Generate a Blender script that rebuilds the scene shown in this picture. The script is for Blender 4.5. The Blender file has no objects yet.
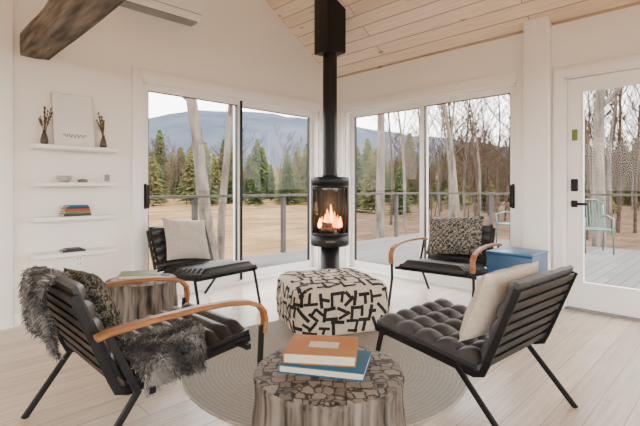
import bpy, math, random
from mathutils import Vector, Matrix, noise
R=math.radians
random.seed(7)
S=0.70710678
EYE=1.08; CA,CB=0.16,5.89
def F(lat,d,z=0.0):
    a=lat-CA;b=d-CB
    return Vector(((a+b)*S,(b-a)*S,z))
def ang(fx,fy):
    return math.atan2((fy-fx)*S,(fx+fy)*S)-math.pi/2
def TM(lat,d,fx=0,fy=-1,z=0):
    return Matrix.Translation(F(lat,d,z))@Matrix.Rotation(ang(fx,fy),4,'Z')
# ------------------------------------------------ materials
def mat(name,col,rough=.5,metal=0,col2=None,nscale=5,stretch=(1,1,1),bump=0,bscale=None,lo=.35,hi=.65,spec=.5,detail=5,coat=0,sheen=0):
    m=bpy.data.materials.new(name);m.use_nodes=True
    nt=m.node_tree;p=nt.nodes['Principled BSDF']
    p.inputs['Base Color'].default_value=(*col,1);p.inputs['Roughness'].default_value=rough
    p.inputs['Metallic'].default_value=metal
    p.inputs['Specular IOR Level'].default_value=spec
    if coat:p.inputs['Coat Weight'].default_value=coat
    if sheen:p.inputs['Sheen Weight'].default_value=sheen
    if col2 or bump:
        tc=nt.nodes.new('ShaderNodeTexCoord');mp=nt.nodes.new('ShaderNodeMapping')
        mp.inputs['Scale'].default_value=stretch
        nt.links.new(tc.outputs['Object'],mp.inputs['Vector'])
    if col2:
        n=nt.nodes.new('ShaderNodeTexNoise');n.inputs['Scale'].default_value=nscale;n.inputs['Detail'].default_value=detail
        nt.links.new(mp.outputs[0],n.inputs['Vector'])
        cr=nt.nodes.new('ShaderNodeValToRGB');cr.color_ramp.elements[0].position=lo;cr.color_ramp.elements[1].position=hi
        cr.color_ramp.elements[0].color=(*col,1);cr.color_ramp.elements[1].color=(*col2,1)
        nt.links.new(n.outputs['Fac'],cr.inputs['Fac']);nt.links.new(cr.outputs[0],p.inputs['Base Color'])
    if bump:
        n2=nt.nodes.new('ShaderNodeTexNoise');n2.inputs['Scale'].default_value=bscale or nscale;n2.inputs['Detail'].default_value=4
        nt.links.new(mp.outputs[0],n2.inputs['Vector'])
        b=nt.nodes.new('ShaderNodeBump');b.inputs['Strength'].default_value=bump;b.inputs['Distance'].default_value=.01
        nt.links.new(n2.outputs['Fac'],b.inputs['Height']);nt.links.new(b.outputs[0],p.inputs['Normal'])
    return m
def plankmat(name,c1,c2,mortar,bw,rh,swap=False,rough=.4,knots=False,ms=.004,grain=.12,xs=1.0):
    m=bpy.data.materials.new(name);m.use_nodes=True;nt=m.node_tree;N=nt.nodes;L=nt.links
    p=N['Principled BSDF'];p.inputs['Roughness'].default_value=rough
    tc=N.new('ShaderNodeTexCoord');sx=N.new('ShaderNodeSeparateXYZ');cb=N.new('ShaderNodeCombineXYZ')
    L.new(tc.outputs['Object'],sx.inputs[0])
    mu=N.new('ShaderNodeMath');mu.operation='MULTIPLY';mu.inputs[1].default_value=xs
    if swap:
        L.new(sx.outputs['X'],mu.inputs[0]);L.new(sx.outputs['Y'],cb.inputs['X']);L.new(mu.outputs[0],cb.inputs['Y'])
    else:
        L.new(sx.outputs['Y'],mu.inputs[0]);L.new(sx.outputs['X'],cb.inputs['X']);L.new(mu.outputs[0],cb.inputs['Y'])
    br=N.new('ShaderNodeTexBrick');br.offset=.37;br.inputs['Scale'].default_value=1
    br.inputs['Brick Width'].default_value=bw;br.inputs['Row Height'].default_value=rh
    br.inputs['Mortar Size'].default_value=ms;br.inputs['Mortar Smooth'].default_value=.3
    br.inputs['Color1'].default_value=(*c1,1);br.inputs['Color2'].default_value=(*c2,1);br.inputs['Mortar'].default_value=(*mortar,1)
    L.new(cb.outputs[0],br.inputs['Vector'])
    mp=N.new('ShaderNodeMapping');mp.inputs['Scale'].default_value=(1.2,22,1)
    L.new(cb.outputs[0],mp.inputs['Vector'])
    n=N.new('ShaderNodeTexNoise');n.inputs['Scale'].default_value=2.2;n.inputs['Detail'].default_value=7
    L.new(mp.outputs[0],n.inputs['Vector'])
    mr=N.new('ShaderNodeMapRange');mr.inputs['From Min'].default_value=.3;mr.inputs['From Max'].default_value=.7
    mr.inputs['To Min'].default_value=1-grain;mr.inputs['To Max'].default_value=1+grain*.4
    L.new(n.outputs['Fac'],mr.inputs['Value'])
    mx=N.new('ShaderNodeMix');mx.data_type='RGBA';mx.blend_type='MULTIPLY';mx.inputs[0].default_value=1
    L.new(br.outputs['Color'],mx.inputs[6]);L.new(mr.outputs[0],mx.inputs[7])
    out=mx.outputs[2]
    if knots:
        mp2=N.new('ShaderNodeMapping');mp2.inputs['Scale'].default_value=(2.2,6,1);L.new(cb.outputs[0],mp2.inputs['Vector'])
        v=N.new('ShaderNodeTexVoronoi');v.inputs['Scale'].default_value=1.0;L.new(mp2.outputs[0],v.inputs['Vector'])
        cr=N.new('ShaderNodeValToRGB');cr.color_ramp.elements[0].position=.04;cr.color_ramp.elements[0].color=(.36,.21,.11,1)
        cr.color_ramp.elements[1].position=.13;cr.color_ramp.elements[1].color=(1,1,1,1)
        L.new(v.outputs['Distance'],cr.inputs['Fac'])
        m2=N.new('ShaderNodeMix');m2.data_type='RGBA';m2.blend_type='MULTIPLY';m2.inputs[0].default_value=1
        L.new(out,m2.inputs[6]);L.new(cr.outputs[0],m2.inputs[7]);out=m2.outputs[2]
    L.new(out,p.inputs['Base Color'])
    b=N.new('ShaderNodeBump');b.inputs['Strength'].default_value=.25;b.inputs['Distance'].default_value=.004;b.invert=True
    L.new(br.outputs['Fac'],b.inputs['Height']);L.new(b.outputs[0],p.inputs['Normal'])
    return m
def emis(name,c,s):
    m=bpy.data.materials.new(name);m.use_nodes=True;nt=m.node_tree;nt.nodes.clear()
    e=nt.nodes.new('ShaderNodeEmission');e.inputs[0].default_value=(*c,1);e.inputs[1].default_value=s
    o=nt.nodes.new('ShaderNodeOutputMaterial');nt.links.new(e.outputs[0],o.inputs[0]);return m
def glassmat(name,tint=(1,1,1),k=.06):
    m=bpy.data.materials.new(name);m.use_nodes=True;nt=m.node_tree;nt.nodes.clear()
    t=nt.nodes.new('ShaderNodeBsdfTransparent');t.inputs[0].default_value=(*tint,1)
    g=nt.nodes.new('ShaderNodeBsdfGlossy');g.inputs['Roughness'].default_value=.02
    mx=nt.nodes.new('ShaderNodeMixShader');mx.inputs[0].default_value=k
    o=nt.nodes.new('ShaderNodeOutputMaterial')
    nt.links.new(t.outputs[0],mx.inputs[1]);nt.links.new(g.outputs[0],mx.inputs[2]);nt.links.new(mx.outputs[0],o.inputs[0]);return m
M={}
M['wall']=mat('wall_paint',(.88,.835,.765),.7,col2=(.895,.85,.785),nscale=1.5)
M['trim']=mat('white_trim',(.90,.88,.84),.35)
M['floor']=plankmat('floor_ash',(.57,.455,.34),(.71,.59,.46),(.32,.235,.16),1.7,.135,rough=.28,grain=.24,ms=.0025)
M['ceil']=plankmat('ceiling_pine',(.74,.57,.40),(.88,.74,.57),(.38,.26,.16),2.6,.15,swap=True,rough=.5,knots=True,ms=.006,grain=.16,xs=1.18)
M['deck']=plankmat('deck_boards',(.055,.050,.046),(.085,.078,.072),(.012,.011,.010),3.6,.14,rough=.9,ms=.008,grain=.25)
M['beam']=mat('beam_wood',(.045,.035,.026),.85,col2=(.22,.18,.135),nscale=3,stretch=(6,.7,6),bump=1,bscale=6,lo=.38,hi=.66)
M['black']=mat('black_metal',(.006,.006,.007),.45,col2=(.010,.010,.011),nscale=20,spec=.25)
M['stove']=mat('stove_steel',(.005,.005,.0055),.45,col2=(.008,.008,.008),nscale=30,spec=.25)
M['leatherG']=mat('grey_leather',(.042,.042,.046),.45,col2=(.064,.063,.067),nscale=14,bump=.15,bscale=90,spec=.35)
M['leatherB']=mat('black_leather',(.010,.010,.011),.4,col2=(.018,.0175,.018),nscale=14,bump=.15,bscale=90,spec=.4)
M['oak']=mat('oak_arm',(.22,.085,.027),.4,col2=(.32,.14,.05),nscale=6,stretch=(8,1.2,8),spec=.35)
M['cream']=mat('cream_linen',(.50,.43,.34),.9,col2=(.60,.52,.42),nscale=60,bump=.3,bscale=160,sheen=.2)
M['taupe']=mat('taupe_linen',(.36,.32,.27),.9,col2=(.45,.40,.34),nscale=60,bump=.3,bscale=160,sheen=.2)
M['glass']=glassmat('window_glass',k=.008)
M['sglass']=glassmat('stove_glass',(.9,.85,.8),.04)
M['paper']=mat('book_pages',(.60,.53,.41),.8,col2=(.50,.44,.34),nscale=3,stretch=(1,1,80))
M['rail']=mat('rail_wood',(.03,.024,.020),.8,col2=(.055,.046,.038),nscale=5)
M['cable']=mat('steel_cable',(.08,.08,.08),.45,.9)
M['grass']=mat('dry_grass',(.085,.048,.017),.95,col2=(.17,.105,.042),nscale=.35,detail=9,spec=.1)
M['litter']=mat('leaf_litter',(.035,.019,.009),.95,col2=(.095,.055,.027),nscale=.8,detail=9,spec=.1)
M['bark']=mat('grey_bark',(.05,.038,.029),.9,col2=(.16,.128,.10),nscale=3,stretch=(2,2,.5),bump=.6,bscale=9)
M['bark2']=mat('brown_bark',(.030,.018,.011),.9,col2=(.075,.048,.030),nscale=2,spec=.2)
M['pine']=mat('pine_needles',(.011,.022,.005),.9,col2=(.038,.052,.012),nscale=.8,spec=.2)
M['pine2']=mat('yellow_pine_needles',(.036,.040,.008),.9,col2=(.09,.080,.020),nscale=.8,spec=.2)
M['mount']=mat('hazy_mountain',(.036,.047,.066),1,col2=(.056,.064,.080),nscale=.03,detail=10,spec=0)  # distance haze baked into the blue-grey base colour
M['foothill']=mat('hazy_woods',(.034,.026,.014),1,col2=(.070,.053,.026),nscale=.12,detail=10,spec=0)
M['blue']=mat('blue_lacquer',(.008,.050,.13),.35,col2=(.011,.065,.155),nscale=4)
M['blue_lit_top']=mat('blue_lacquer_lit_top',(.018,.095,.21),.35,col2=(.022,.11,.23),nscale=4)  # same lacquer in a lighter colour, imitating light on the table top
M['orange']=mat('orange_cover',(.38,.115,.008),.55,col2=(.36,.165,.03),nscale=7,lo=.45,hi=.6,spec=.2)
M['teal']=mat('teal_cover',(.004,.085,.17),.55,col2=(.008,.12,.22),nscale=4,spec=.2)
M['green']=mat('green_cover',(.07,.13,.014),.5,col2=(.15,.21,.035),nscale=9)
M['red']=mat('red_cover',(.28,.02,.017),.5,col2=(.33,.035,.03),nscale=5)
M['dark']=mat('dark_cover',(.014,.014,.017),.5,col2=(.03,.03,.03),nscale=5)
M['ceramic']=mat('ceramic',(.45,.42,.37),.3,col2=(.38,.35,.31),nscale=10)
M['stone']=mat('stone',(.13,.11,.09),.7,col2=(.24,.21,.175),nscale=30)
M['twig']=mat('dried_twig',(.07,.045,.020),.9,col2=(.14,.095,.048),nscale=30)
M['vase']=mat('smoked_vase',(.045,.033,.024),.3,col2=(.08,.06,.045),nscale=8)
M['art']=mat('art_paper',(.78,.76,.72),.6,col2=(.81,.79,.75),nscale=3)
M['frame']=mat('frame_wood',(.52,.45,.36),.5,col2=(.60,.53,.43),nscale=8)
M['plastic']=mat('white_plastic',(.86,.85,.83),.35,col2=(.88,.87,.85),nscale=2)
M['grey']=mat('grey_plastic',(.2,.19,.18),.5,col2=(.25,.24,.23),nscale=5)
M['patio']=mat('verdigris_metal',(.035,.10,.085),.5,col2=(.065,.15,.125),nscale=12)
M['log']=mat('charred_log',(.03,.02,.015),.9,col2=(.35,.10,.02),nscale=12,lo=.5,hi=.75)
M['furD']=mat('fur_dark',(.030,.028,.027),.9,col2=(.075,.070,.067),nscale=9)
M['furM']=mat('fur_mid',(.10,.092,.087),.9,col2=(.17,.16,.15),nscale=9)
M['furL']=mat('fur_light',(.24,.22,.205),.9,col2=(.33,.31,.285),nscale=9)
M['flameO']=emis('flame_orange',(1,.19,.012),9)
M['flameY']=emis('flame_yellow',(1,.42,.07),17)
M['ink']=mat('kuba_black',(.010,.009,.009),.95,col2=(.018,.016,.016),nscale=40)
M['kuba']=mat('kuba_cream',(.54,.47,.37),.95,col2=(.64,.56,.45),nscale=40,bump=.4,bscale=140)
def tweed(name,c0,c1):
    m=bpy.data.materials.new(name);m.use_nodes=True;nt=m.node_tree;N=nt.nodes;L=nt.links;p=N['Principled BSDF'];p.inputs['Roughness'].default_value=.95
    tc=N.new('ShaderNodeTexCoord');w=N.new('ShaderNodeTexWave');w.wave_type='BANDS';w.bands_direction='DIAGONAL';w.inputs['Scale'].default_value=12;w.inputs['Distortion'].default_value=8;w.inputs['Detail Scale'].default_value=5
    n=N.new('ShaderNodeTexNoise');n.inputs['Scale'].default_value=45
    L.new(tc.outputs['Object'],w.inputs['Vector']);L.new(tc.outputs['Object'],n.inputs['Vector'])
    mu=N.new('ShaderNodeMath');mu.operation='MULTIPLY';L.new(w.outputs['Fac'],mu.inputs[0]);L.new(n.outputs['Fac'],mu.inputs[1])
    cr=N.new('ShaderNodeValToRGB');cr.color_ramp.elements[0].position=.08;cr.color_ramp.elements[0].color=(*c0,1);cr.color_ramp.elements[1].position=.52;cr.color_ramp.elements[1].color=(*c1,1)
    L.new(mu.outputs[0],cr.inputs['Fac']);L.new(cr.outputs[0],p.inputs['Base Color'])
    b=N.new('ShaderNodeBump');b.inputs['Strength'].default_value=.8;b.inputs['Distance'].default_value=.015;L.new(mu.outputs[0],b.inputs['Height']);L.new(b.outputs[0],p.inputs['Normal']);return m
M['tweed']=tweed('chunky_knit',(.016,.015,.013),(.33,.30,.25))
M['tweed2']=tweed('chunky_knit_dark',(.016,.014,.010),(.18,.16,.12))
def jute():
    m=bpy.data.materials.new('jute_rug');m.use_nodes=True;nt=m.node_tree;N=nt.nodes;L=nt.links;p=N['Principled BSDF'];p.inputs['Roughness'].default_value=.95
    tc=N.new('ShaderNodeTexCoord');w=N.new('ShaderNodeTexWave');w.wave_type='RINGS';w.rings_direction='Z';w.inputs['Scale'].default_value=13;w.inputs['Distortion'].default_value=.6;w.inputs['Detail Scale'].default_value=12
    n=N.new('ShaderNodeTexNoise');n.inputs['Scale'].default_value=60
    L.new(tc.outputs['Object'],w.inputs['Vector']);L.new(tc.outputs['Object'],n.inputs['Vector'])
    ad=N.new('ShaderNodeMath');ad.operation='MULTIPLY_ADD';ad.inputs[1].default_value=.4;L.new(w.outputs['Fac'],ad.inputs[0]);L.new(n.outputs['Fac'],ad.inputs[2])
    cr=N.new('ShaderNodeValToRGB');cr.color_ramp.elements[0].position=.25;cr.color_ramp.elements[0].color=(.225,.20,.165,1);cr.color_ramp.elements[1].position=1.0;cr.color_ramp.elements[1].color=(.33,.295,.245,1)
    L.new(ad.outputs[0],cr.inputs['Fac']);L.new(cr.outputs[0],p.inputs['Base Color'])
    b=N.new('ShaderNodeBump');b.inputs['Strength'].default_value=.4;b.inputs['Distance'].default_value=.006;L.new(ad.outputs[0],b.inputs['Height']);L.new(b.outputs[0],p.inputs['Normal']);return m
M['jute']=jute()
def stumptop():
    m=bpy.data.materials.new('cracked_end_grain');m.use_nodes=True;nt=m.node_tree;N=nt.nodes;L=nt.links;p=N['Principled BSDF'];p.inputs['Roughness'].default_value=.65
    tc=N.new('ShaderNodeTexCoord')
    nz=N.new('ShaderNodeTexNoise');nz.inputs['Scale'].default_value=14;L.new(tc.outputs['Object'],nz.inputs['Vector'])
    mv=N.new('ShaderNodeMix');mv.data_type='VECTOR';mv.inputs[0].default_value=.035;L.new(tc.outputs['Object'],mv.inputs[4]);L.new(nz.outputs['Color'],mv.inputs[5])
    vs=[]
    for f in('F1','F2'):
        v=N.new('ShaderNodeTexVoronoi');v.feature=f;v.distance='CHEBYCHEV';v.inputs['Scale'].default_value=25;v.inputs['Randomness'].default_value=.85;L.new(mv.outputs[1],v.inputs['Vector']);vs.append(v)
    sb=N.new('ShaderNodeMath');sb.operation='SUBTRACT';L.new(vs[1].outputs['Distance'],sb.inputs[0]);L.new(vs[0].outputs['Distance'],sb.inputs[1])
    cr=N.new('ShaderNodeValToRGB');cr.color_ramp.elements[0].position=.035;cr.color_ramp.elements[0].color=(.05,.04,.03,1);cr.color_ramp.elements[1].position=.13;cr.color_ramp.elements[1].color=(1,1,1,1)
    L.new(sb.outputs[0],cr.inputs['Fac'])
    sc=N.new('ShaderNodeSeparateColor');L.new(vs[0].outputs['Color'],sc.inputs[0])
    c2=N.new('ShaderNodeValToRGB');c2.color_ramp.elements[0].color=(.12,.098,.078,1);c2.color_ramp.elements[1].color=(.25,.215,.18,1)
    L.new(sc.outputs[0],c2.inputs['Fac'])
    mx=N.new('ShaderNodeMix');mx.data_type='RGBA';mx.blend_type='MULTIPLY';mx.inputs[0].default_value=1
    L.new(c2.outputs[0],mx.inputs[6]);L.new(cr.outputs[0],mx.inputs[7]);L.new(mx.outputs[2],p.inputs['Base Color'])
    b=N.new('ShaderNodeBump');b.inputs['Strength'].default_value=.7;b.inputs['Distance'].default_value=.006;L.new(cr.outputs[0],b.inputs['Height']);L.new(b.outputs[0],p.inputs['Normal']);return m
M['stumptop']=stumptop()
M['stumpside']=mat('weathered_bark',(.022,.017,.013),.9,col2=(.20,.17,.14),nscale=3.2,stretch=(9,9,.8),bump=1,bscale=5,lo=.36,hi=.62,detail=10,spec=.2)
# ------------------------------------------------ mesh builder
class MB:
    def __init__(s):s.v=[];s.f=[];s.m=[];s.s=[];s.mats=[]
    def mi(s,k):
        if k not in s.mats:s.mats.append(k)
        return s.mats.index(k)
    def add(s,vs,fs,k,smooth=False,T=None):
        o=len(s.v)
        for p in vs:
            p=Vector(p)
            if T is not None:p=T@p
            s.v.append(p)
        i=s.mi(k)
        for f in fs:s.f.append([o+j for j in f]);s.m.append(i);s.s.append(smooth)
    def box(s,a,b,k,T=None,bev=0):
        x0,y0,z0=[min(a[i],b[i]) for i in range(3)];x1,y1,z1=[max(a[i],b[i]) for i in range(3)]
        if bev<=0:
            vs=[(x0,y0,z0),(x1,y0,z0),(x1,y1,z0),(x0,y1,z0),(x0,y0,z1),(x1,y0,z1),(x1,y1,z1),(x0,y1,z1)]
            s.add(vs,[(0,3,2,1),(4,5,6,7),(0,1,5,4),(1,2,6,5),(2,3,7,6),(3,0,4,7)],k,False,T);return
        import bmesh
        bm=bmesh.new();bmesh.ops.create_cube(bm,size=1)
        for v in bm.verts:v.co=Vector(((x0+x1)/2+v.co.x*(x1-x0),(y0+y1)/2+v.co.y*(y1-y0),(z0+z1)/2+v.co.z*(z1-z0)))
        bmesh.ops.bevel(bm,geom=bm.edges[:],offset=bev,segments=3,affect='EDGES',profile=.5)
        bm.verts.index_update()
        s.add([v.co.copy() for v in bm.verts],[[v.index for v in f.verts] for f in bm.faces],k,True,T);bm.free()
    def tube(s,pts,r,k,n=8,T=None,cap=True):
        pts=[Vector(p) for p in pts];rs=r if isinstance(r,(list,tuple)) else [r]*len(pts)
        vs=[];fs=[];ref=None
        for i,p in enumerate(pts):
            t=(pts[min(i+1,len(pts)-1)]-pts[max(i-1,0)]).normalized()
            if ref is None:
                ref=Vector((0,0,1)) if abs(t.z)<.9 else Vector((1,0,0))
            a=(ref-t*ref.dot(t)).normalized();ref=a;b=t.cross(a)
            for j in range(n):
                q=2*math.pi*j/n;vs.append(p+(a*math.cos(q)+b*math.sin(q))*rs[i])
        for i in range(len(pts)-1):
            for j in range(n):fs.append((i*n+j,i*n+(j+1)%n,(i+1)*n+(j+1)%n,(i+1)*n+j))
        if cap:fs.append(tuple(range(n-1,-1,-1)));fs.append(tuple((len(pts)-1)*n+j for j in range(n)))
        s.add(vs,fs,k,n>5,T)
    def sweep(s,pts,side,w,h,k,T=None,ch=.25):
        pts=[Vector(p) for p in pts];side=Vector(side);vs=[];fs=[]
        c=min(w,h)*ch;W=w/2;H=h/2
        sec=[(-W+c,-H),(W-c,-H),(W,-H+c),(W,H-c),(W-c,H),(-W+c,H),(-W,H-c),(-W,-H+c)]
        for i,p in enumerate(pts):
            t=(pts[min(i+1,len(pts)-1)]-pts[max(i-1,0)]).normalized();n=t.cross(side).normalized()
            for a,b in sec:vs.append(p+side*a+n*b)
        for i in range(len(pts)-1):
            for j in range(8):fs.append((i*8+j,i*8+(j+1)%8,(i+1)*8+(j+1)%8,(i+1)*8+j))
        fs.append(tuple(range(7,-1,-1)));fs.append(tuple((len(pts)-1)*8+j for j in range(8)))
        s.add(vs,fs,k,False,T)
    def lathe(s,prof,k,n=32,T=None,a0=0,a1=2*math.pi,fn=None,smooth=True):
        full=abs(a1-a0-2*math.pi)<1e-6;m=n if full else n+1;vs=[];fs=[]
        for i,(r,z) in enumerate(prof):
            for j in range(m):
                q=a0+(a1-a0)*j/n;rr=r*(fn(q,z) if fn else 1);vs.append((rr*math.cos(q),rr*math.sin(q),z))
        for i in range(len(prof)-1):
            for j in range(n):
                j2=(j+1)%m;fs.append((i*m+j,i*m+j2,(i+1)*m+j2,(i+1)*m+j))
        s.add(vs,fs,k,smooth,T)
    def pillow(s,w,h,t,k,T=None,n=18):
        vs=[];fs=[]
        for sg in(1,-1):
            o=len(vs)
            for i in range(n+1):
                for j in range(n+1):
                    u=-1+2*i/n;v=-1+2*j/n
                    hh=max(0,(1-u**4))**.6*max(0,(1-v**4))**.6
                    px=w/2*u*(1-.07*(1-v*v));py=h/2*v*(1-.07*(1-u*u))
                    wr=.006*noise.noise(Vector((u*3,v*3,sg*5)))
                    vs.append((px,py,sg*(t/2*hh+wr*hh*2)))
            for i in range(n):
                for j in range(n):
                    a=o+i*(n+1)+j;q=(a,a+n+1,a+n+2,a+1);fs.append(q if sg>0 else q[::-1])
        s.add(vs,fs,k,True,T)
    def pad(s,w,l,t,nx,ny,k,T=None,res=10,deep=.45):
        vs=[];fs=[];a=nx*res;b=ny*res
        for i in range(a+1):
            for j in range(b+1):
                u=i/a;v=j/b
                px=abs(math.sin(math.pi*u*nx));py=abs(math.sin(math.pi*v*ny))
                if nx==1:px=min(1,px*3)
                h=t*(1-deep)+t*deep*((px**.6)*(py**.6) if nx>1 else (px**.5)*(py**.55))
                e=min(u,1-u)*w;g=min(v,1-v)*l;ed=min(1,(min(e,g)/.025))**.5
                vs.append(((u-.5)*w,(v-.5)*l,h*(.35+.65*ed)))
        for i in range(a):
            for j in range(b):
                q=i*(b+1)+j;fs.append((q,q+b+1,q+b+2,q+1))
        s.add(vs,fs,k,True,T)
        s.box((-w/2,-l/2,0),(w/2,l/2,t*.37),k,T)
    def build(s,name,T=None,par=None):
        me=bpy.data.meshes.new(name);me.from_pydata([tuple(v) for v in s.v],[],s.f)
        for k in s.mats:me.materials.append(M[k])
        me.polygons.foreach_set('material_index',s.m);me.polygons.foreach_set('use_smooth',s.s);me.update()
        o=bpy.data.objects.new(name,me);bpy.context.scene.collection.objects.link(o)
        if T is not None:o.matrix_world=T
        if par:o.parent=par
        return o
# ------------------------------------------------ room shell
C0=2.58;SL=.628;RX=-4.4
def cz(x):return C0-SL*x if x>RX else C0-SL*RX-SL*(RX-x)
XB,YB=-8.8,-7.2
def LW(u,o,z):return(-u,-o,z)
def RW(v,o,z):return(-o,-v,z)
mb=MB();mb.box((XB-.15,YB-.15,-.12),(.15,.15,0),'floor');mb.build('floor')
mb=MB();t=.15
mb.box((-.25,0,0),(.15,t,2.1),'wall');mb.box((-2.6,0,0),(XB,t,2.1),'wall')
prof=[(0.15,2.1),(0.15,C0-.1),(0,C0),(RX,cz(RX)),(XB,cz(XB)),(XB,2.1)]
vs=[(x,0,z) for x,z in prof]+[(x,t,z) for x,z in prof];n=len(prof)
mb.add(vs,[tuple(range(n)),tuple(range(2*n-1,n-1,-1))]+[(i,(i+1)%n,n+(i+1)%n,n+i) for i in range(n)],'wall')
mb.build('wall_left')
mb=MB()
prof=[(0.15,2.5),(0.15,C0-.1),(0,C0),(RX,cz(RX)),(XB,cz(XB)),(XB,2.5)]
vs=[(x,YB,z) for x,z in prof]+[(x,YB-t,z) for x,z in prof]
mb.add(vs,[tuple(range(n)),tuple(range(2*n-1,n-1,-1))]+[(i,(i+1)%n,n+(i+1)%n,n+i) for i in range(n)],'wall')
mb.box((-.5,YB,0),(.15,YB-t,2.5),'wall');mb.box((XB+.4,YB,0),(XB-t,YB-t,2.5),'wall')
for x in(-2.6,-4.4,-6.4):mb.box((x-.05,YB,0),(x+.05,YB-t,2.5),'trim')
mb.build('wall_rear')
mb=MB();mb.box((XB,.15,0),(XB-t,-.5,2.5),'wall');mb.box((XB,YB+.4,0),(XB-t,YB,2.5),'wall');mb.box((XB-.001,-.5,2.3),(XB-t,YB+.4,2.45),'wall')
for y in(-2.6,-4.8):mb.box((XB-.001,y-.05,0),(XB-t,y+.05,2.3),'trim')
mb.build('wall_far')
mb=MB()
def rb(mb,v0,v1,o0,o1,z0,z1,k,bev=0):mb.box(RW(v0,o0,z0),RW(v1,o1,z1),k,None,bev)
def lb(mb,u0,u1,o0,o1,z0,z1,k,bev=0):mb.box(LW(u0,o0,z0),LW(u1,o1,z1),k,None,bev)
rb(mb,0,.25,0,-t,0,2.1,'wall');rb(mb,2.46,2.87,0,-t,0,2.1,'wall');rb(mb,3.77,-YB,0,-t,0,2.1,'wall');rb(mb,0,-YB,0,-t,2.1,C0-.02,'wall')
mb.build('wall_right')
mb=MB()
x0=.45
def slab(xa,xb):
    za,zb=cz(xa),cz(xb)
    vs=[(xa,.6,za),(xb,.6,zb),(xb,YB-.2,zb),(xa,YB-.2,za)];vs+=[(x,y,z+.12) for x,y,z in vs]
    mb.add(vs,[(0,3,2,1),(4,5,6,7),(0,1,5,4),(1,2,6,5),(2,3,7,6),(3,0,4,7)],'ceil')
slab(x0,RX);slab(RX,XB-.2)
mb.build('ceiling')
mb=MB();rb(mb,2.55,2.765,0.001,.09,0,cz(-.09)-.002,'trim',.004);mb.build('trim_post')
mb=MB();lb(mb,2.72,3.60,.001,.018,0,.11,'trim',.003);mb.build('baseboard_left')
mb=MB();lb(mb,3.60,3.70,.001,.03,0,2.9,'trim',.004);mb.build('trim_1')
mb=MB();rb(mb,3.87,7.1,.001,.018,0,.11,'trim',.003);mb.build('baseboard_right')
def slider(name,bx,L0,L1,mid,handle_end):
    mb=MB();H=2.1
    bx(mb,L0-.09,L0,.001,.022,0,H+.1,'trim',.003);bx(mb,L1,L1+.09,.001,.022,0,H+.1,'trim',.003);bx(mb,L0,L1,.001,.022,H,H+.1,'trim',.003)
    bx(mb,L0,L0+.02,0,-.15,0,H,'trim');bx(mb,L1-.02,L1,0,-.15,0,H,'trim');bx(mb,L0,L1,0,-.15,H-.02,H,'trim');bx(mb,L0,L1,.005,-.15,0,.03,'trim')
    def panel(a,b,o):
        w=.062
        bx(mb,a,a+w,o,o-.04,.03,H-.02,'trim',.003);bx(mb,b-w,b,o,o-.04,.03,H-.02,'trim',.003)
        bx(mb,a+w,b-w,o,o-.04,.03,.125,'trim');bx(mb,a+w,b-w,o,o-.04,H-.085,H-.02,'trim')
        g=.004
        for q in(a+w,b-w-g):bx(mb,q,q+g,o+.001,o-.041,.125,H-.085,'black')
        for z in(.125,H-.085-g):bx(mb,a+w,b-w,o+.001,o-.041,z,z+g,'black')
        bx(mb,a+w,b-w,o-.019,o-.021,.125,H-.085,'glass')
    panel(L0+.02,mid+.031,-.09);panel(mid-.031,L1-.02,-.04)
    return mb
def handle(mb,bx,p):
    bx(mb,p-.014,p+.014,-.04,-.028,.88,1.12,'black',.003);bx(mb,p-.011,p+.011,-.03,.02,.90,.925,'black');bx(mb,p-.011,p+.011,-.03,.02,1.075,1.10,'black');bx(mb,p-.012,p+.012,.008,.03,.89,1.11,'black',.004)
mb=slider('w',lb,.25,2.6,1.47,1);handle(mb,lb,2.548)
lb(mb,1.44,1.47,-.038,-.03,.04,2.07,'black');mb.build('window_1')
mb=slider('w',rb,.25,2.46,1.385,1);handle(mb,rb,2.408);mb.build('window_2')
mb=MB();rb(mb,2.785,2.87,.001,.022,0,2.16,'trim',.003);rb(mb,3.77,3.86,.001,.022,0,2.16,'trim',.003);rb(mb,2.87,3.77,.001,.022,2.07,2.16,'trim',.003)
rb(mb,2.87,2.885,0,-.15,0,2.07,'trim');rb(mb,3.755,3.77,0,-.15,0,2.07,'trim');rb(mb,2.87,3.77,0,-.15,2.055,2.098,'trim');rb(mb,2.87,3.77,0,-.15,0,.02,'grey')
a,b=2.888,3.752;o=-.03
rb(mb,a,a+.115,o,o-.045,.022,2.05,'trim',.003);rb(mb,b-.115,b,o,o-.045,.022,2.05,'trim',.003);rb(mb,a+.115,b-.115,o,o-.045,.022,.25,'trim');rb(mb,a+.115,b-.115,o,o-.045,1.93,2.05,'trim')
rb(mb,a+.115,b-.115,o-.02,o-.022,.25,1.93,'glass')
for q in(a+.115,b-.125):rb(mb,q,q+.01,o+.006,o-.03,.25,1.93,'trim')
rb(mb,a+.03,a+.085,o,o+.025,1.05,1.16,'black',.008)
rb(mb,a+.03,a+.08,o,o+.012,.91,.97,'black',.005);rb(mb,a+.045,a+.065,o,o+.05,.93,.95,'black');rb(mb,a+.045,a+.17,o+.035,o+.055,.928,.952,'black',.006)
rb(mb,a+.035,a+.08,o,o+.006,1.50,1.60,'green',.002)
mb.build('door_1')
mb=MB()
bmv=[];N=40;sec=[(-.1,-.085),(.0,-.09),(.1,-.085),(.105,0),(.1,.085),(0,.085),(-.1,.085),(-.105,0)]
for i in range(N+1):
    y=-7*i/N-.001
    for j,(a,b) in enumerate(sec):
        k=noise.noise(Vector((y*2.2,j*1.7,3)))*.018
        bmv.append((-3.45+a*(1+k*6),y,2.205+b*(1+k*4)))
fs=[(i*8+j,i*8+(j+1)%8,(i+1)*8+(j+1)%8,(i+1)*8+j) for i in range(N) for j in range(8)]
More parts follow.
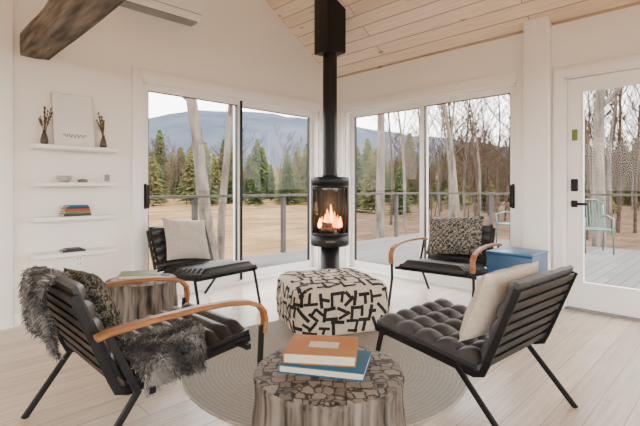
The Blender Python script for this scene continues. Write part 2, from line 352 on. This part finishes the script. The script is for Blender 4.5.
mb.add(bmv,fs+[tuple(range(7,-1,-1)),tuple(N*8+j for j in range(8))],'beam');mb.build('ceiling_beam')
mb=MB();lb(mb,2.07,2.87,.001,.20,2.72,3.02,'plastic',.03);lb(mb,2.12,2.82,.05,.185,2.711,2.725,'grey');lb(mb,2.08,2.86,.2,.203,2.79,2.796,'grey');mb.build('wall_air_conditioner')
mb=MB();lb(mb,3.10,3.17,.001,.008,.40,.51,'plastic',.002)
for z in(.43,.475):
    lb(mb,3.122,3.126,.008,.009,z,z+.015,'dark');lb(mb,3.143,3.147,.008,.009,z,z+.015,'dark')
mb.build('wall_outlet')
# ------------------------------------------------ shelves & items
SH=[1.42,1.125,.85,.56]
for z in SH:
    mb=MB();lb(mb,2.88,3.49,.001,.2,z-.03,z,'trim',.003)
    for q in (3.0,3.37):lb(mb,q,q+.02,.001,.12,z-.036,z-.03,'trim')
    mb.build('wall_shelf')
def at(u,o,z):return Matrix.Translation(Vector(LW(u,o,z)))
mb=MB();w,h=.155,.45
mb.box((-w,-.008,0),(w,.008,h),'frame',None,.002);mb.box((-w+.006,-.0095,.006),(w-.006,-.008,h-.006),'art')
pts=[(-.085+i*.0057,-.0105,.09+.012*math.sin(i*1.15)*(1 if i%5 else 1.8)) for i in range(31)]
mb.tube(pts,.0026,'dark',5)
mb.build('framed_print',at(3.19,.10,SH[0]+.002)@Matrix.Rotation(R(-11),4,'X'))
def twigvase(u):
    mb=MB();mb.lathe([(.001,0),(.022,0),(.03,.03),(.022,.07),(.012,.1),(.014,.115),(.008,.112)],'vase',16)
    rnd=random.Random(int(u*100))
    for i in range(10):
        a=rnd.uniform(0,6.3);s=rnd.uniform(.01,.055);h=rnd.uniform(.20,.30)
        p=[(0,0,.06),(math.cos(a)*s*.3,math.sin(a)*s*.3,.14),(math.cos(a)*s,math.sin(a)*s,h)]
        mb.tube(p,.0024,'twig',5)
        for k in range(4):
            q=Vector(p[1]).lerp(Vector(p[2]),.3+.23*k)
            mb.lathe([(.0005,-.012),(.007,0),(.0005,.014)],'twig',6,Matrix.Translation(q)@Matrix.Rotation(rnd.uniform(-.6,.6),4,'X'))
    mb.build('twig_vase',at(u,.1,SH[0]))
twigvase(3.41);twigvase(2.97)
mb=MB();mb.lathe([(.001,0),(.03,0),(.05,.02),(.055,.055),(.051,.055),(.045,.02),(.001,.01)],'ceramic',24);mb.build('ceramic_bowl',at(3.27,.1,SH[1]))
mb=MB();mb.lathe([(.001,0),(.025,.0),(.036,.013),(.028,.027),(.001,.032)],'stone',18,None,fn=lambda q,z:1+.18*math.cos(2*q+1)+.06*math.sin(5*q));mb.build('river_stone',at(3.13,.1,SH[1]))
mb=MB();mb.box((-.032,-.03,0),(.032,.03,.085),'plastic',None,.012);mb.box((-.022,-.031,.012),(.022,-.0305,.07),'grey');mb.build('bluetooth_speaker',at(2.95,.1,SH[1]))
def book(mb,w,l,t,cov,T):
    c=.003
    mb.box((-w/2,-l/2,0),(w/2,l/2,c),cov,T);mb.box((-w/2,-l/2,t-c),(w/2,l/2,t),cov,T);mb.box((-w/2,-l/2,c),(-w/2+c,l/2,t-c),cov,T)
    mb.box((-w/2+c,-l/2+.004,c),(w/2-.004,l/2-.004,t-c),'paper',T)
mb=MB();z=0
for i,(w,l,t,k) in enumerate([(.15,.20,.022,'dark'),(.14,.19,.016,'green'),(.14,.185,.02,'red'),(.13,.17,.014,'dark'),(.12,.15,.014,'teal')]):
    book(mb,w,l,t,k,Matrix.Translation((0.002*i,0,z))@Matrix.Rotation(R(90+3*math.sin(i*2)),4,'Z'));z+=t+.0005
mb.build('small_book_stack',at(3.19,.10,SH[2]+.001))
mb=MB();z=0
for w,l,t,k in [(.12,.17,.014,'dark'),(.09,.12,.012,'dark')]:
    book(mb,w,l,t,k,Matrix.Translation((0,0,z))@Matrix.Rotation(R(90),4,'Z'));z+=t
mb.build('notebook',at(3.21,.1,SH[3]))
# ------------------------------------------------ stove
ST=TM(.11,4.76,0,-1)
mb=MB();r=.21
hp=math.pi/2
mb.lathe([(.001,0),(.26,0),(.26,.012),(.001,.012)],'stove',40)
mb.lathe([(.001,.012),(.115,.012),(.105,.03),(.105,.46),(.001,.46)],'stove',32)
mb.lathe([(.001,.45),(r-.01,.45),(r,.46),(r,.575),(.001,.575)],'stove',48)
mb.lathe([(.001,1.10),(r,1.10),(r,1.185),(r-.012,1.20),(.001,1.20)],'stove',48)
mb.lathe([(r,.575),(r,1.10)],'stove',40,None,hp+1.1,hp+2*math.pi-1.1)
mb.lathe([(r-.015,1.10),(r-.015,.575)],'stove',40,None,hp+1.1,hp+2*math.pi-1.1)
for sgn in(-1,1):
    q=hp+sgn*1.1;mb.tube([(math.cos(q)*(r-.006),math.sin(q)*(r-.006),.57),(math.cos(q)*(r-.006),math.sin(q)*(r-.006),1.11)],.012,'stove',8)
for q in(hp-.75,hp+.75):
    mb.tube([(math.cos(q)*(r-.004),math.sin(q)*(r-.004),.57),(math.cos(q)*(r-.004),math.sin(q)*(r-.004),1.11)],.008,'stove',8)
mb.lathe([(r-.006,.575),(r-.006,1.10)],'sglass',30,None,hp-1.1,hp+1.1)
for z in(.583,1.092):mb.lathe([(r-.002,z-.012),(r+.004,z-.012),(r+.004,z+.012),(r-.002,z+.012)],'stove',30,None,hp-1.15,hp+1.15)
mb.tube([(.14,.17,.80),(.155,.19,.80),(.155,.19,.93),(.14,.17,.93)],.006,'cable',8)
mb.box((-.05,r-.004,.50),(.05,r+.006,.52),'cable')
mb.lathe([(.078,1.19),(.078,2.60)],'stove',32);mb.lathe([(.079,1.2),(.085,1.2),(.085,1.235),(.079,1.235)],'stove',32)
for p,q in [((-.11,-.02,.61),(.10,.06,.63)),((-.08,.08,.61),(.11,-.04,.62)),((-.09,.0,.67),(.09,.05,.68))]:mb.tube([p,q],.032,'log',10)
rnd=random.Random(3)
for i in range(11):
    x=-.115+.023*i;h=.11+.14*math.exp(-((x+.01)/.06)**2)*rnd.uniform(.7,1.2);y=rnd.uniform(-.02,.05)
    b=.024
    mb.lathe([(.001,.0),(b*.8,h*.12),(b,h*.3),(b*.6,h*.6),(b*.25,h*.85),(.0005,h)],'flameY' if i%3==1 else 'flameO',10,Matrix.Translation((x,y,.64))@Matrix.Rotation(rnd.uniform(-.2,.2),4,'Y'))
stove=mb.build('wood_stove',ST)
mb=MB();mb.box((-.125,-.125,2.56),(.125,.125,3.25),'stove',None,.004);o=mb.build('flue_ceiling_box',Matrix.Translation(F(.11,4.76))@Matrix.Rotation(R(-10),4,'Z'))
ld=bpy.data.lights.new('fire_light','POINT');ld.energy=10;ld.color=(1,.5,.2);ld.shadow_soft_size=.05
lo=bpy.data.objects.new('fire_light',ld);lo.matrix_world=ST@Matrix.Translation((0,.1,.85));bpy.context.scene.collection.objects.link(lo)
# ------------------------------------------------ rug, ottoman, stumps
mb=MB();mb.lathe([(.001,.0008),(.85,.0008),(.86,.004),(.85,.009),(.001,.009)],'jute',96);mb.build('round_rug',TM(.03,2.72,0,1))
mb=MB();A=.385;PW=5.5
def se(q):
    c,s_=math.cos(q),math.sin(q);return A/((abs(c)**PW+abs(s_)**PW)**(1/PW))
OP=[(.001,0),(.955,0),(.985,.012),(1.0,.04),(1.02,.16),(1.0,.275),(.98,.31),(.945,.333),(.88,.347),(.6,.362),(.3,.368),(.001,.370)]
mb.lathe(OP,'kuba',120,None,fn=lambda q,z:se(q))
def topz(rho):
    pr=OP[5:][::-1]
    for (r0,z0),(r1,z1) in zip(pr,pr[1:]):
        if r0<=rho<=r1:return z0+(z1-z0)*(rho-r0)/(r1-r0)
    return .275
def sider(z):
    pr=OP[1:8]
    for (r0,z0),(r1,z1) in zip(pr,pr[1:]):
        if z0<=z<=z1:return r0+(r1-r0)*(z-z0)/(z1-z0)
    return 1
per=[];acc=0;NP=720;pv=None
for i in range(NP+1):
    q=2*math.pi*i/NP;p=Vector((se(q)*math.cos(q),se(q)*math.sin(q)))
    if pv is not None:acc+=(p-pv).length
    per.append((acc,q));pv=p
PL=acc
def sidept(s_,z):
    s_=s_%PL;lo,hi=0,NP
    while hi-lo>1:
        m=(lo+hi)//2
        if per[m][0]<=s_:lo=m
        else:hi=m
    q=per[lo][1]+(per[hi][1]-per[lo][1])*(s_-per[lo][0])/(per[hi][0]-per[lo][0]+1e-9)
    rr=se(q)*sider(z)+.0025;return Vector((rr*math.cos(q),rr*math.sin(q),z))
def toppt(x,y):
    rho=(abs(x)**PW+abs(y)**PW)**(1/PW)/A
    return Vector((x,y,topz(min(rho,1))+.003))
def ribbon(p,q,w,f):
    p=Vector(p);q=Vector(q);d=q-p;n=max(2,int(d.length/.014));t=d.normalized();nn=Vector((-t.y,t.x));vs=[]
    p=p-t*w*.5;q=q+t*w*.5
    for i in range(n+1):
        c=p.lerp(q,i/n)
        for k in(-.5,-.17,.17,.5):
            a=c+nn*w*k;vs.append(f(a.x,a.y))
    fs=[(i*4+k,i*4+k+1,i*4+k+5,i*4+k+4) for i in range(n) for k in range(3)]
    mb.add(vs,fs,'ink')
GL=[[((0,0),(1,0)),((1,0),(1,1))],[((0,1),(1,1)),((.5,1),(.5,0))],[((0,0),(0,1)),((0,1),(1,1)),((1,1),(1,.2))],[((0,0),(.5,.5)),((.5,.5),(0,1)),((.9,0),(.9,1))],
    [((0,.5),(1,.5)),((.5,.5),(.5,1))],[((0,0),(1,1))],[((0,0),(.5,1)),((.5,1),(1,0))],[((0,0),(1,0)),((0,0),(0,1)),((0,.9),(.6,.9))],[((.2,0),(.2,1)),((.2,.5),(1,.5))],
    [((.5,0),(1,.5)),((1,.5),(.5,1)),((.5,1),(0,.5))]]
rnd=random.Random(12)
def glyphs(x0,x1,y0,y1,nx,ny,f):
    cx=(x1-x0)/nx;cy=(y1-y0)/ny
    for i in range(nx):
        for j in range(ny):
            g=rnd.choice(GL);k=rnd.randrange(4);w=rnd.uniform(.021,.028)
            ox=(j%2)*cx*.45
            for a,b in g:
                P=[]
                for u,v in(a,b):
                    u-=.5;v-=.5
                    for _ in range(k):u,v=-v,u
                    P.append((x0+ox+cx*(i+.5)+u*cx*.74+rnd.uniform(-.009,.009),min(y1-.008,max(y0+.008,y0+cy*(j+.5)+v*cy*.74+rnd.uniform(-.007,.007)))))
                ribbon(P[0],P[1],w,f)
glyphs(0,PL,.014,.318,27,3,sidept)
glyphs(-.36,.32,-.35,.35,6,6,toppt)
mb.build('patterned_ottoman',TM(.08,3.50,-.32,.95,z=.0095))
def stump(name,T,r,h,seed,tilt=0):
    mb=MB()
    def fn(q,z):
        v=Vector((math.cos(q)*1.3+seed,math.sin(q)*1.3,z*.5))
        g=noise.noise(Vector((math.cos(q)*7+seed,math.sin(q)*7,z*1.2)))
        g2=noise.noise(Vector((math.cos(q)*19+seed,math.sin(q)*19,z*2.5)))
        g3=noise.noise(Vector((math.cos(q)*45+seed,math.sin(q)*45,z*6)))
        return 1+.02*noise.noise(v)+.012*g-.03*max(0,.12-abs(g2))/.12*.6+.007*g3
    pr=[(r*(1.0+.02*math.cos(i/12*6)),h*i/22) for i in range(22)]+[(r*1.0,h-.012),(r*.985,h)]
    mb.lathe(pr,'stumpside',300,None,fn=fn)
    mb.lathe([(r*.985,h),(r*.93,h+.003),(r*.5,h+.004),(.001,h+.004)],'stumptop',300,None,fn=lambda q,z:fn(q,h))
    return mb.build(name,T)
stump('stump_side_table',TM(.03,1.545,0,1),.267,.43,1.3)
stump('stump_side_table',TM(-1.25,3.02,0,1),.235,.44,5.1)
mb=MB();book(mb,.30,.205,.026,'teal',Matrix.Identity(4));mb.build('teal_book',Matrix.Translation(F(.025,1.57,.4355))@Matrix.Rotation(R(-45-14),4,'Z'))
mb=MB();book(mb,.255,.20,.036,'orange',Matrix.Identity(4));mb.box((-.05,-.03,.036),(.06,.03,.0364),'cream');mb.build('orange_book',Matrix.Translation(F(.01,1.60,.4625))@Matrix.Rotation(R(-45-8),4,'Z'))
mb=MB();book(mb,.27,.20,.022,'paper',Matrix.Identity(4));book(mb,.24,.18,.024,'green',Matrix.Translation((.01,0,.023))@Matrix.Rotation(.2,4,'Z'));mb.build('large_book_stack',Matrix.Translation(F(-1.27,2.99,.4445))@Matrix.Rotation(R(-40),4,'Z'))
mb=MB();k=.185
mb.box((-k+.02,-k+.02,0),(k-.02,k-.02,.03),'dark')
mb.box((-k,-k,.03),(k,k,.53),'blue',None,.008)
mb.box((-k-.004,-k-.004,.53),(k+.004,k+.004,.55),'blue_lit_top',None,.005)
mb.build('blue_side_table',Matrix.Translation(F(1.67,3.65)))
# ------------------------------------------------ chairs
bv=Vector((0,-.16,.39)).normalized();fw=Vector((0,bv.z,-bv.y))
B0=Vector((0,-.30,.30))
def axes(o,x,y):
    x=Vector(x).normalized();y=Vector(y).normalized();z=x.cross(y)
    return Matrix(((x.x,y.x,z.x,o[0]),(x.y,y.y,z.y,o[1]),(x.z,y.z,z.z,o[2]),(0,0,0,1)))
def chair(name,T,arms,leather,style):
    mb=MB();hw=.30;X=(1,0,0)
    lx=.375 if arms else hw+.02
    for s in(-1,1):
        x=s*(hw+.012)
        mb.sweep([(x,.32,.352),(x,0,.318),(x,-.26,.287),(x,-.30,.30),(x,-.32,.345),(x,-.455,.69)],X,.014,.034,'black')
        if arms:
            mb.sweep([(s*lx,.345,.42),(s*lx,.335,.25),(s*lx,.40,0)],X,.016,.03,'black')
            mb.sweep([(s*lx,-.36,.545),(s*lx,-.25,.30),(s*lx,-.47,0)],X,.016,.03,'black')
            pts=[(-.40,.540),(-.36,.550),(-.2,.563),(0,.568),(.15,.562),(.26,.546),(.325,.520),(.355,.485),(.362,.44),(.355,.385)]
            mb.sweep([(s*lx,y,z) for y,z in pts],X,.045,.022,'oak')
        else:
            mb.sweep([(s*lx,.27,.35),(s*lx,.36,0)],X,.014,.028,'black')
            mb.sweep([(s*lx,-.17,.31),(s*lx,-.46,0)],X,.014,.028,'black')
    for y,z in((.27,.335),(-.19,.285)):mb.box((-lx,y-.012,z-.012),(lx,y+.012,z+.012),'black')
    for i in range(7):
        p=B0+bv*(.05+.058*i)
        Tm=axes(p,(1,0,0),bv);mb.box((-hw,-.018,-.004),(hw,.018,.004),'black',Tm)
    for i in range(6):
        y=.26-.1*i;z=.346-.0107*10*(.32-y)*.98
        mb.box((-hw,y-.022,z-.006),(hw,y+.022,z+.002),'black')
    sd=Vector((0,.6,.064)).normalized()
    if style=='tuft':nx,ny,mx,my=5,5,5,4
    else:nx,ny,mx,my=1,8,1,5
    mb.pad(.60,.60,.07,nx,ny,leather,axes((0,.03,.330),(1,0,0),sd))
    p=B0+bv*.245+fw*.012
    mb.pad(.60,.40,.055,mx,my,leather,axes(p,(-1,0,0),bv))
    return mb.build(name,T)
TA=TM(-.79,2.09,.70,.714);TB=TM(-1.02,3.88,.78,-.62);TC=TM(1.17,4.02,-.62,-.785);TD=TM(.73,2.25,-.65,.76)@Matrix.Scale(.97,4)
chair('lounge_armchair',TA,True,'leatherB','chan')
chair('lounge_chair',TB,False,'leatherB','chan')
chair('lounge_armchair',TC,True,'leatherB','chan')
chair('lounge_chair',TD,False,'leatherG','tuft')
def cushion(name,T,w,h,t,k,xo,rz=0,up=.26,f=.15):
    mb=MB();mb.pillow(w,h,t,k)
    o=B0+bv*up+fw*f+Vector((xo,0,0))
    return mb.build(name,T@axes(o,(1,0,0),bv)@Matrix.Rotation(R(rz),4,'Z'))
cushion('throw_pillow',TD,.54,.36,.14,'cream',-.03,0,.225,.155)
cushion('throw_pillow',TB,.46,.40,.13,'taupe',.02,6,.27,.14)
cushion('knit_pillow',TC,.56,.40,.14,'tweed',.02,-4,.28,.14)
cushion('knit_pillow',TA,.42,.33,.12,'tweed2',-.04,4,.24,.12)
def fur(name,T,surf,n,ln,seed):
    rnd=random.Random(seed);mb=MB();A=24;Bn=16;vs=[];fs=[]
    for i in range(A+1):
        for j in range(Bn+1):vs.append(surf(i/A,j/Bn))
    for i in range(A):
        for j in range(Bn):
            q=i*(Bn+1)+j;fs.append((q,q+Bn+1,q+Bn+2,q+1))
    mb.add(vs,fs,'furD',True)
    groups={'furD':([],[]),'furM':([],[]),'furL':([],[])}
    for _ in range(n):
        s=rnd.random();t=rnd.random();e=.01
        p=surf(s,t);du=(surf(min(1,s+e),t)-surf(max(0,s-e),t));dv=(surf(s,min(1,t+e))-surf(s,max(0,t-e)))
        nn=du.cross(dv).normalized()
        if rnd.random()<.15:nn=-nn
        cl=noise.noise_vector(p*14)
        d=(nn*.6+cl*1.2+Vector((rnd.uniform(-.4,.4),rnd.uniform(-.4,.4),rnd.uniform(-.4,.2)))+Vector((0,0,-.25))).normalized()
        l=ln*rnd.uniform(.5,1.2);side=d.cross(Vector((rnd.uniform(-1,1),rnd.uniform(-1,1),rnd.uniform(-1,1)))).normalized()*.0024
        c=noise.noise(p*11)+rnd.uniform(-.35,.35)
        k='furL' if c>.25 else('furM' if c>-.1 else 'furD')
        V,Fc=groups[k];o=len(V)
        m=p+d*l*.55;tip=p+d*l+Vector((0,0,-l*.25))
        V+=[p-side,p+side,m+side*.8,m-side*.8,tip];Fc+=[(o,o+1,o+2,o+3),(o+3,o+2,o+4)]
    for k,(V,Fc) in groups.items():mb.add(V,Fc,k,False)
    return mb.build(name,T)
def polyl(pts,t):
    L=[0]
    for a,b in zip(pts,pts[1:]):L.append(L[-1]+(Vector(b)-Vector(a)).length)
    x=t*L[-1]
    for i in range(len(pts)-1):
        if x<=L[i+1]:return Vector(pts[i]).lerp(Vector(pts[i+1]),(x-L[i])/(L[i+1]-L[i]+1e-9))
    return Vector(pts[-1])
prof1=[(0,-.455,.44),(0,-.485,.56),(0,-.505,.66),(0,-.49,.725),(0,-.445,.74),(0,-.385,.70),(0,-.33,.60),(0,-.29,.50)]
def s1(s,t):
    p=polyl(prof1,s);w=.185*(1+.22*math.sin(s*7+1)+.1*math.sin(s*17));x=-.08+(t-.5)*2*w
    return Vector((x,p.y+.012*noise.noise(Vector((x*8,s*6,0))),p.z+.02*noise.noise(Vector((x*7,s*5,4)))-.03*abs(t-.5)))
fur('sheepskin_throw',TA,s1,13000,.030,4)
prof2=[(.08,0,.425),(.17,0,.43),(.27,0,.43),(.335,0,.41),(.35,0,.35),(.352,0,.31)]
def s2(s,t):
    p=polyl(prof2,s);w=.16*(1+.2*math.sin(s*5));y=-.08+(t-.5)*2*w
    z=p.z+(y)*.10+.012*noise.noise(Vector((s*6,y*8,2)))-(.05*abs(t-.5) if s>.6 else 0)
    return Vector((p.x,y,z))
fur('sheepskin_throw',TA,s2,9000,.028,9)
# ------------------------------------------------ deck
DZ=-.08
RXD,RYD=5.5,1.95
mb=MB();mb.box((.16,-9,DZ-.05),(RXD+.05,RYD+.05,DZ),'deck');mb.box((-9,.16,DZ-.05),(.16,RYD+.05,DZ),'deck')
mb.box((-9,RYD+.0,DZ-.3),(RXD+.08,RYD+.07,DZ-.051),'rail');mb.box((RXD+.01,-9,DZ-.3),(RXD+.08,RYD,DZ-.051),'rail')
for x in(-6,-3,0,3,5.4):mb.box((x-.07,RYD-.14,-1.2),(x+.07,RYD,DZ-.05),'rail')
for y in(-8,-5,-2):mb.box((RXD-.14,y-.07,-1.2),(RXD,y+.07,DZ-.05),'rail')
mb.build('deck')
mb=MB();T=.96
px=[-8+1.75*i for i in range(8)]+[RXD]
py=[1.95-1.8*i for i in range(6)]
for x in px:mb.box((x-.035,RYD-.07,DZ),(x+.035,RYD,T-.03),'rail')
for y in py[1:]:mb.box((RXD-.07,y-.035,DZ),(RXD,y+.035,T-.03),'rail')
mb.box((-9,RYD-.1,T-.03),(RXD+.03,RYD+.03,T+.01),'rail');mb.box((RXD-.1,-9,T-.03),(RXD+.03,RYD-.1,T+.01),'rail')
for i in range(9):
    z=DZ+.1+i*.102
    mb.tube([(-9,RYD-.035,z),(RXD-.035,RYD-.035,z),(RXD-.035,-9,z)],.003,'cable',4)
mb.build('deck_railing')
def patio(T):
    mb=MB()
    for sx in(-.22,.22):
        mb.tube([(sx,.24,0),(sx,.22,.42),(sx,.24,.62),(sx,-.05,.66),(sx,-.24,.64)],.014,'patio',6)
        mb.tube([(sx,-.26,0),(sx,-.20,.42),(sx,-.27,.86)],.014,'patio',6)
    mb.tube([(-.22,-.27,.86),(-.12,-.29,.94),(.12,-.29,.94),(.22,-.27,.86)],.014,'patio',6)
    mb.tube([(-.22,.22,.42),(.22,.22,.42)],.014,'patio',6);mb.tube([(-.22,-.2,.42),(.22,-.2,.42)],.014,'patio',6)
    for i in range(9):
        x=-.2+.05*i
        mb.tube([(x,.22,.425),(x,-.2,.425)],.009,'patio',5);mb.tube([(x,-.2,.43),(x,-.285,.9)],.009,'patio',5)
    mb.build('patio_chair',T)
patio(Matrix.Translation((4.75,-2.05,DZ+.002))@Matrix.Rotation(R(120),4,'Z'))
patio(Matrix.Translation((4.8,-.6,DZ+.002))@Matrix.Rotation(R(70),4,'Z'))
# ------------------------------------------------ landscape
GZ=-1.3
mb=MB();mb.add([(-500,-500,GZ-.02),(900,-500,GZ-.02),(900,900,GZ-.02),(-500,900,GZ-.02)],[(0,1,2,3)],'litter');mb.build('ground')
mb=MB();pl=[(-60,6),(-60,110),(-8,110),(3,60),(2,30),(1.5,14),(-1,9)]
mb.add([F(a,b,GZ+.01) for a,b in pl],[tuple(range(len(pl)-1,-1,-1))],'grass');mb.build('meadow')
def ridge(name,table,D,D2,k,jit,hz):
    mb=MB();vs=[];n=160;rows=8
    for r in range(rows+1):
        for i in range(n+1):
            x=-500+i*(1700/n);y=None
            for (xa,ya),(xb,yb) in zip(table,table[1:]):
                if xa<=x<=xb:y=ya+(yb-ya)*(x-xa)/(xb-xa);break
            if y is None:y=table[0][1] if x<table[0][0] else table[-1][1]
            q=r/rows;d=D2+(D-D2)*q
            z=(188-y)/431*D*(q**.8)+ (jit*noise.noise(Vector((i*.31,r*.7,hz)))+jit*.6*noise.noise(Vector((i*.9,r,hz+3))))*(.3+.7*q)
            vs.append(F((x-320)/431*d,d,GZ+z))
    w=n+1
    mb.add(vs,[(r*w+i,r*w+i+1,(r+1)*w+i+1,(r+1)*w+i) for r in range(rows) for i in range(n)],k,True);mb.build(name)
ridge('mountain',[(-300,140),(60,128),(150,116),(200,108),(250,110),(310,118),(350,124),(410,132),(520,146),(800,158)],500,260,'mount',2.2,1)
ridge('wooded_hill',[(-300,160),(150,163),(300,160),(420,158),(520,150),(800,150)],150,112,'foothill',2.5,7)
def tree(seed,H,r0,lean=(0,0),k='bark2',lv=3,minr=.011,sides=(6,4,3),wob=.10,f0=.35):
    rnd=random.Random(seed);mb=MB()
    def grow(p,d,L,r,level):
        n=[7,4,3,2][level];pts=[p.copy()];rs=[r];q=p.copy();dd=d.copy()
        for i in range(n):
            dd=(dd+Vector((rnd.uniform(-1,1),rnd.uniform(-1,1),rnd.uniform(-.4,.9)))*(wob if level==0 else .22)).normalized()
            q=q+dd*L/n;pts.append(q.copy());rs.append(max(minr*.8,r*(1-.8*(i+1)/n)))
        mb.tube(pts,rs,k,[8,5,4,3][level],None,False)
        if level<lv:
            c=sides[level]
            for i in range(c):
                f=(f0 if level==0 else .2)+((1-f0) if level==0 else .8)*(i+.6)/c
                f=min(f,.98);x=f*n;j=min(int(x),n-1);pp=pts[j].lerp(pts[j+1],x-j)
                a=rnd.uniform(0,6.28);out=Vector((math.cos(a),math.sin(a),0))
                t=(pts[j+1]-pts[j]).normalized()
                nd=(t*rnd.uniform(.5,.9)+out*rnd.uniform(.5,.9)+Vector((0,0,.25))).normalized()
                grow(pp,nd,L*rnd.uniform(.38,.6)*(1.15-.5*f),max(minr,r*(1-.75*f)*.5),level+1)
    grow(Vector((0,0,0)),Vector((lean[0],lean[1],1)).normalized(),H,r0,0)
    return mb
def mesh_of(mb,name):
    o=mb.build(name);me=o.data;bpy.data.objects.remove(o);return me
bare=[mesh_of(tree(s,11,.085,k=('bark' if s==13 else 'bark2'),minr=.010,sides=(8,5,4),f0=.25),'bare_tree_mesh') for s in(11,12,13,14)]
bareF=[mesh_of(tree(s,12,.12,k='bark2',minr=.03,sides=(10,5,4),f0=.15),'far_tree_mesh') for s in(21,22)]
def pine(seed,k):
    rnd=random.Random(seed);mb=MB();H=12
    mb.tube([(0,0,0),(0,0,H)],[.16,.02],'bark2',6,None,False)
    z=.6
    while z<H:
        q=z/H;rad=3.3*(1-q)**.75+.15;n=15
        vs=[];fs=[]
        for i in range(n):
            a=6.283*i/n+rnd.uniform(-.2,.2);rr=rad*rnd.uniform(.6,1.15);w=.28+.12*rad*.5
            o=len(vs);c=Vector((math.cos(a),math.sin(a),0));s=Vector((-math.sin(a),math.cos(a),0))
            vs+=[Vector((0,0,z+.25)),c*rr*.55+s*w+Vector((0,0,z-.05)),c*rr+Vector((0,0,z-.25+rnd.uniform(-.2,.3))),c*rr*.55-s*w+Vector((0,0,z-.05)),c*rr*.6+Vector((0,0,z+.22))]
            fs+=[(o,o+1,o+4),(o+1,o+2,o+4),(o+2,o+3,o+4),(o+3,o,o+4)]
        mb.add(vs,fs,k);z+=.38
    return mesh_of(mb,'pine_mesh')
pines=[pine(1,'pine'),pine(2,'pine'),pine(3,'pine2'),pine(4,'pine2')]
woods=bpy.data.objects.new('woodland',None);bpy.context.scene.collection.objects.link(woods)
rnd=random.Random(99)
def place(me,lat,d,s,nm):
    o=bpy.data.objects.new(nm,me);o.location=F(lat,d,GZ-.03);o.rotation_euler=(0,0,rnd.uniform(0,6.28));o.scale=(s,s,s*rnd.uniform(.9,1.1));o.parent=woods;bpy.context.scene.collection.objects.link(o)
for i in range(250):
    d=rnd.uniform(56,108);x=rnd.uniform(-620,430)
    place(rnd.choice(pines),(x)/431*d,d,rnd.uniform(.6,1.05)*d/85,'pine_tree')
for i in range(150):
    d=rnd.uniform(52,110);x=rnd.uniform(-620,500)
    place(rnd.choice(bareF),(x)/431*d,d,rnd.uniform(.45,.8),'far_bare_tree')
for i in range(66):
    d=rnd.uniform(18,60);x=rnd.uniform(70,420)
    place(rnd.choice(bare),(x)/431*d,d,rnd.uniform(.8,1.4),'young_tree')
for i in range(90):
    d=rnd.uniform(30,70);x=rnd.uniform(60,450)
    place(rnd.choice(bareF),(x)/431*d,d,rnd.uniform(.35,.75),'thicket_tree')
for i in range(26):
    d=rnd.uniform(35,70);x=rnd.uniform(30,430)
    place(rnd.choice(pines),(x)/431*d,d,rnd.uniform(.3,.6),'pine_tree')
tree(31,13,.21,(-.10,.05),'bark',3,.011,(6,4,3),.07,.3).build('oak_tree',Matrix.Translation(F(-3.05,12.4,GZ-.05)))
tree(35,12,.13,(.04,-.03),'bark',3,.011,(5,4,3),.07,.3).build('oak_tree',Matrix.Translation(F(-3.0,12.9,GZ-.05)))
tree(32,13,.16,(.0,.0),'bark',3,.011,(6,4,3),.05,.35).build('oak_tree',Matrix.Translation(F(1.95,14,GZ-.05)))
tree(33,13,.20,(.03,-.02),'bark',3,.011,(6,4,3),.07,.3).build('oak_tree',Matrix.Translation(F(8.4,13,GZ-.05)))
tree(36,12,.10,(.05,.03),'bark',3,.010,(6,4,3),.08,.3).build('maple_tree',Matrix.Translation(F(4.6,14,GZ-.05)))
# ------------------------------------------------ light
w=bpy.data.worlds.new('sky');bpy.context.scene.world=w;w.use_nodes=True;nt=w.node_tree
bg=nt.nodes['Background'];tc=nt.nodes.new('ShaderNodeTexCoord');sx=nt.nodes.new('ShaderNodeSeparateXYZ');cr=nt.nodes.new('ShaderNodeValToRGB')
nt.links.new(tc.outputs['Generated'],sx.inputs[0]);nt.links.new(sx.outputs['Z'],cr.inputs['Fac']);nt.links.new(cr.outputs[0],bg.inputs[0])
cr.color_ramp.elements[0].position=0;cr.color_ramp.elements[0].color=(1,.95,.89,1);cr.color_ramp.elements[1].position=.6;cr.color_ramp.elements[1].color=(.92,.94,1,1)
bg.inputs[1].default_value=9.3
sd=bpy.data.lights.new('sun','SUN');sd.energy=11;sd.angle=R(8);sd.color=(1,.9,.76)
so=bpy.data.objects.new('sun',sd);so.rotation_euler=(R(14),R(8),0);bpy.context.scene.collection.objects.link(so)
# ------------------------------------------------ camera
cd=bpy.data.cameras.new('camera');cd.lens=24.24;cd.sensor_width=36;cd.shift_y=-25/640;cd.clip_end=2000
co=bpy.data.objects.new('camera',cd);co.location=F(0,0,EYE);co.rotation_euler=(R(90),0,R(-45));bpy.context.scene.collection.objects.link(co)
bpy.context.scene.camera=co
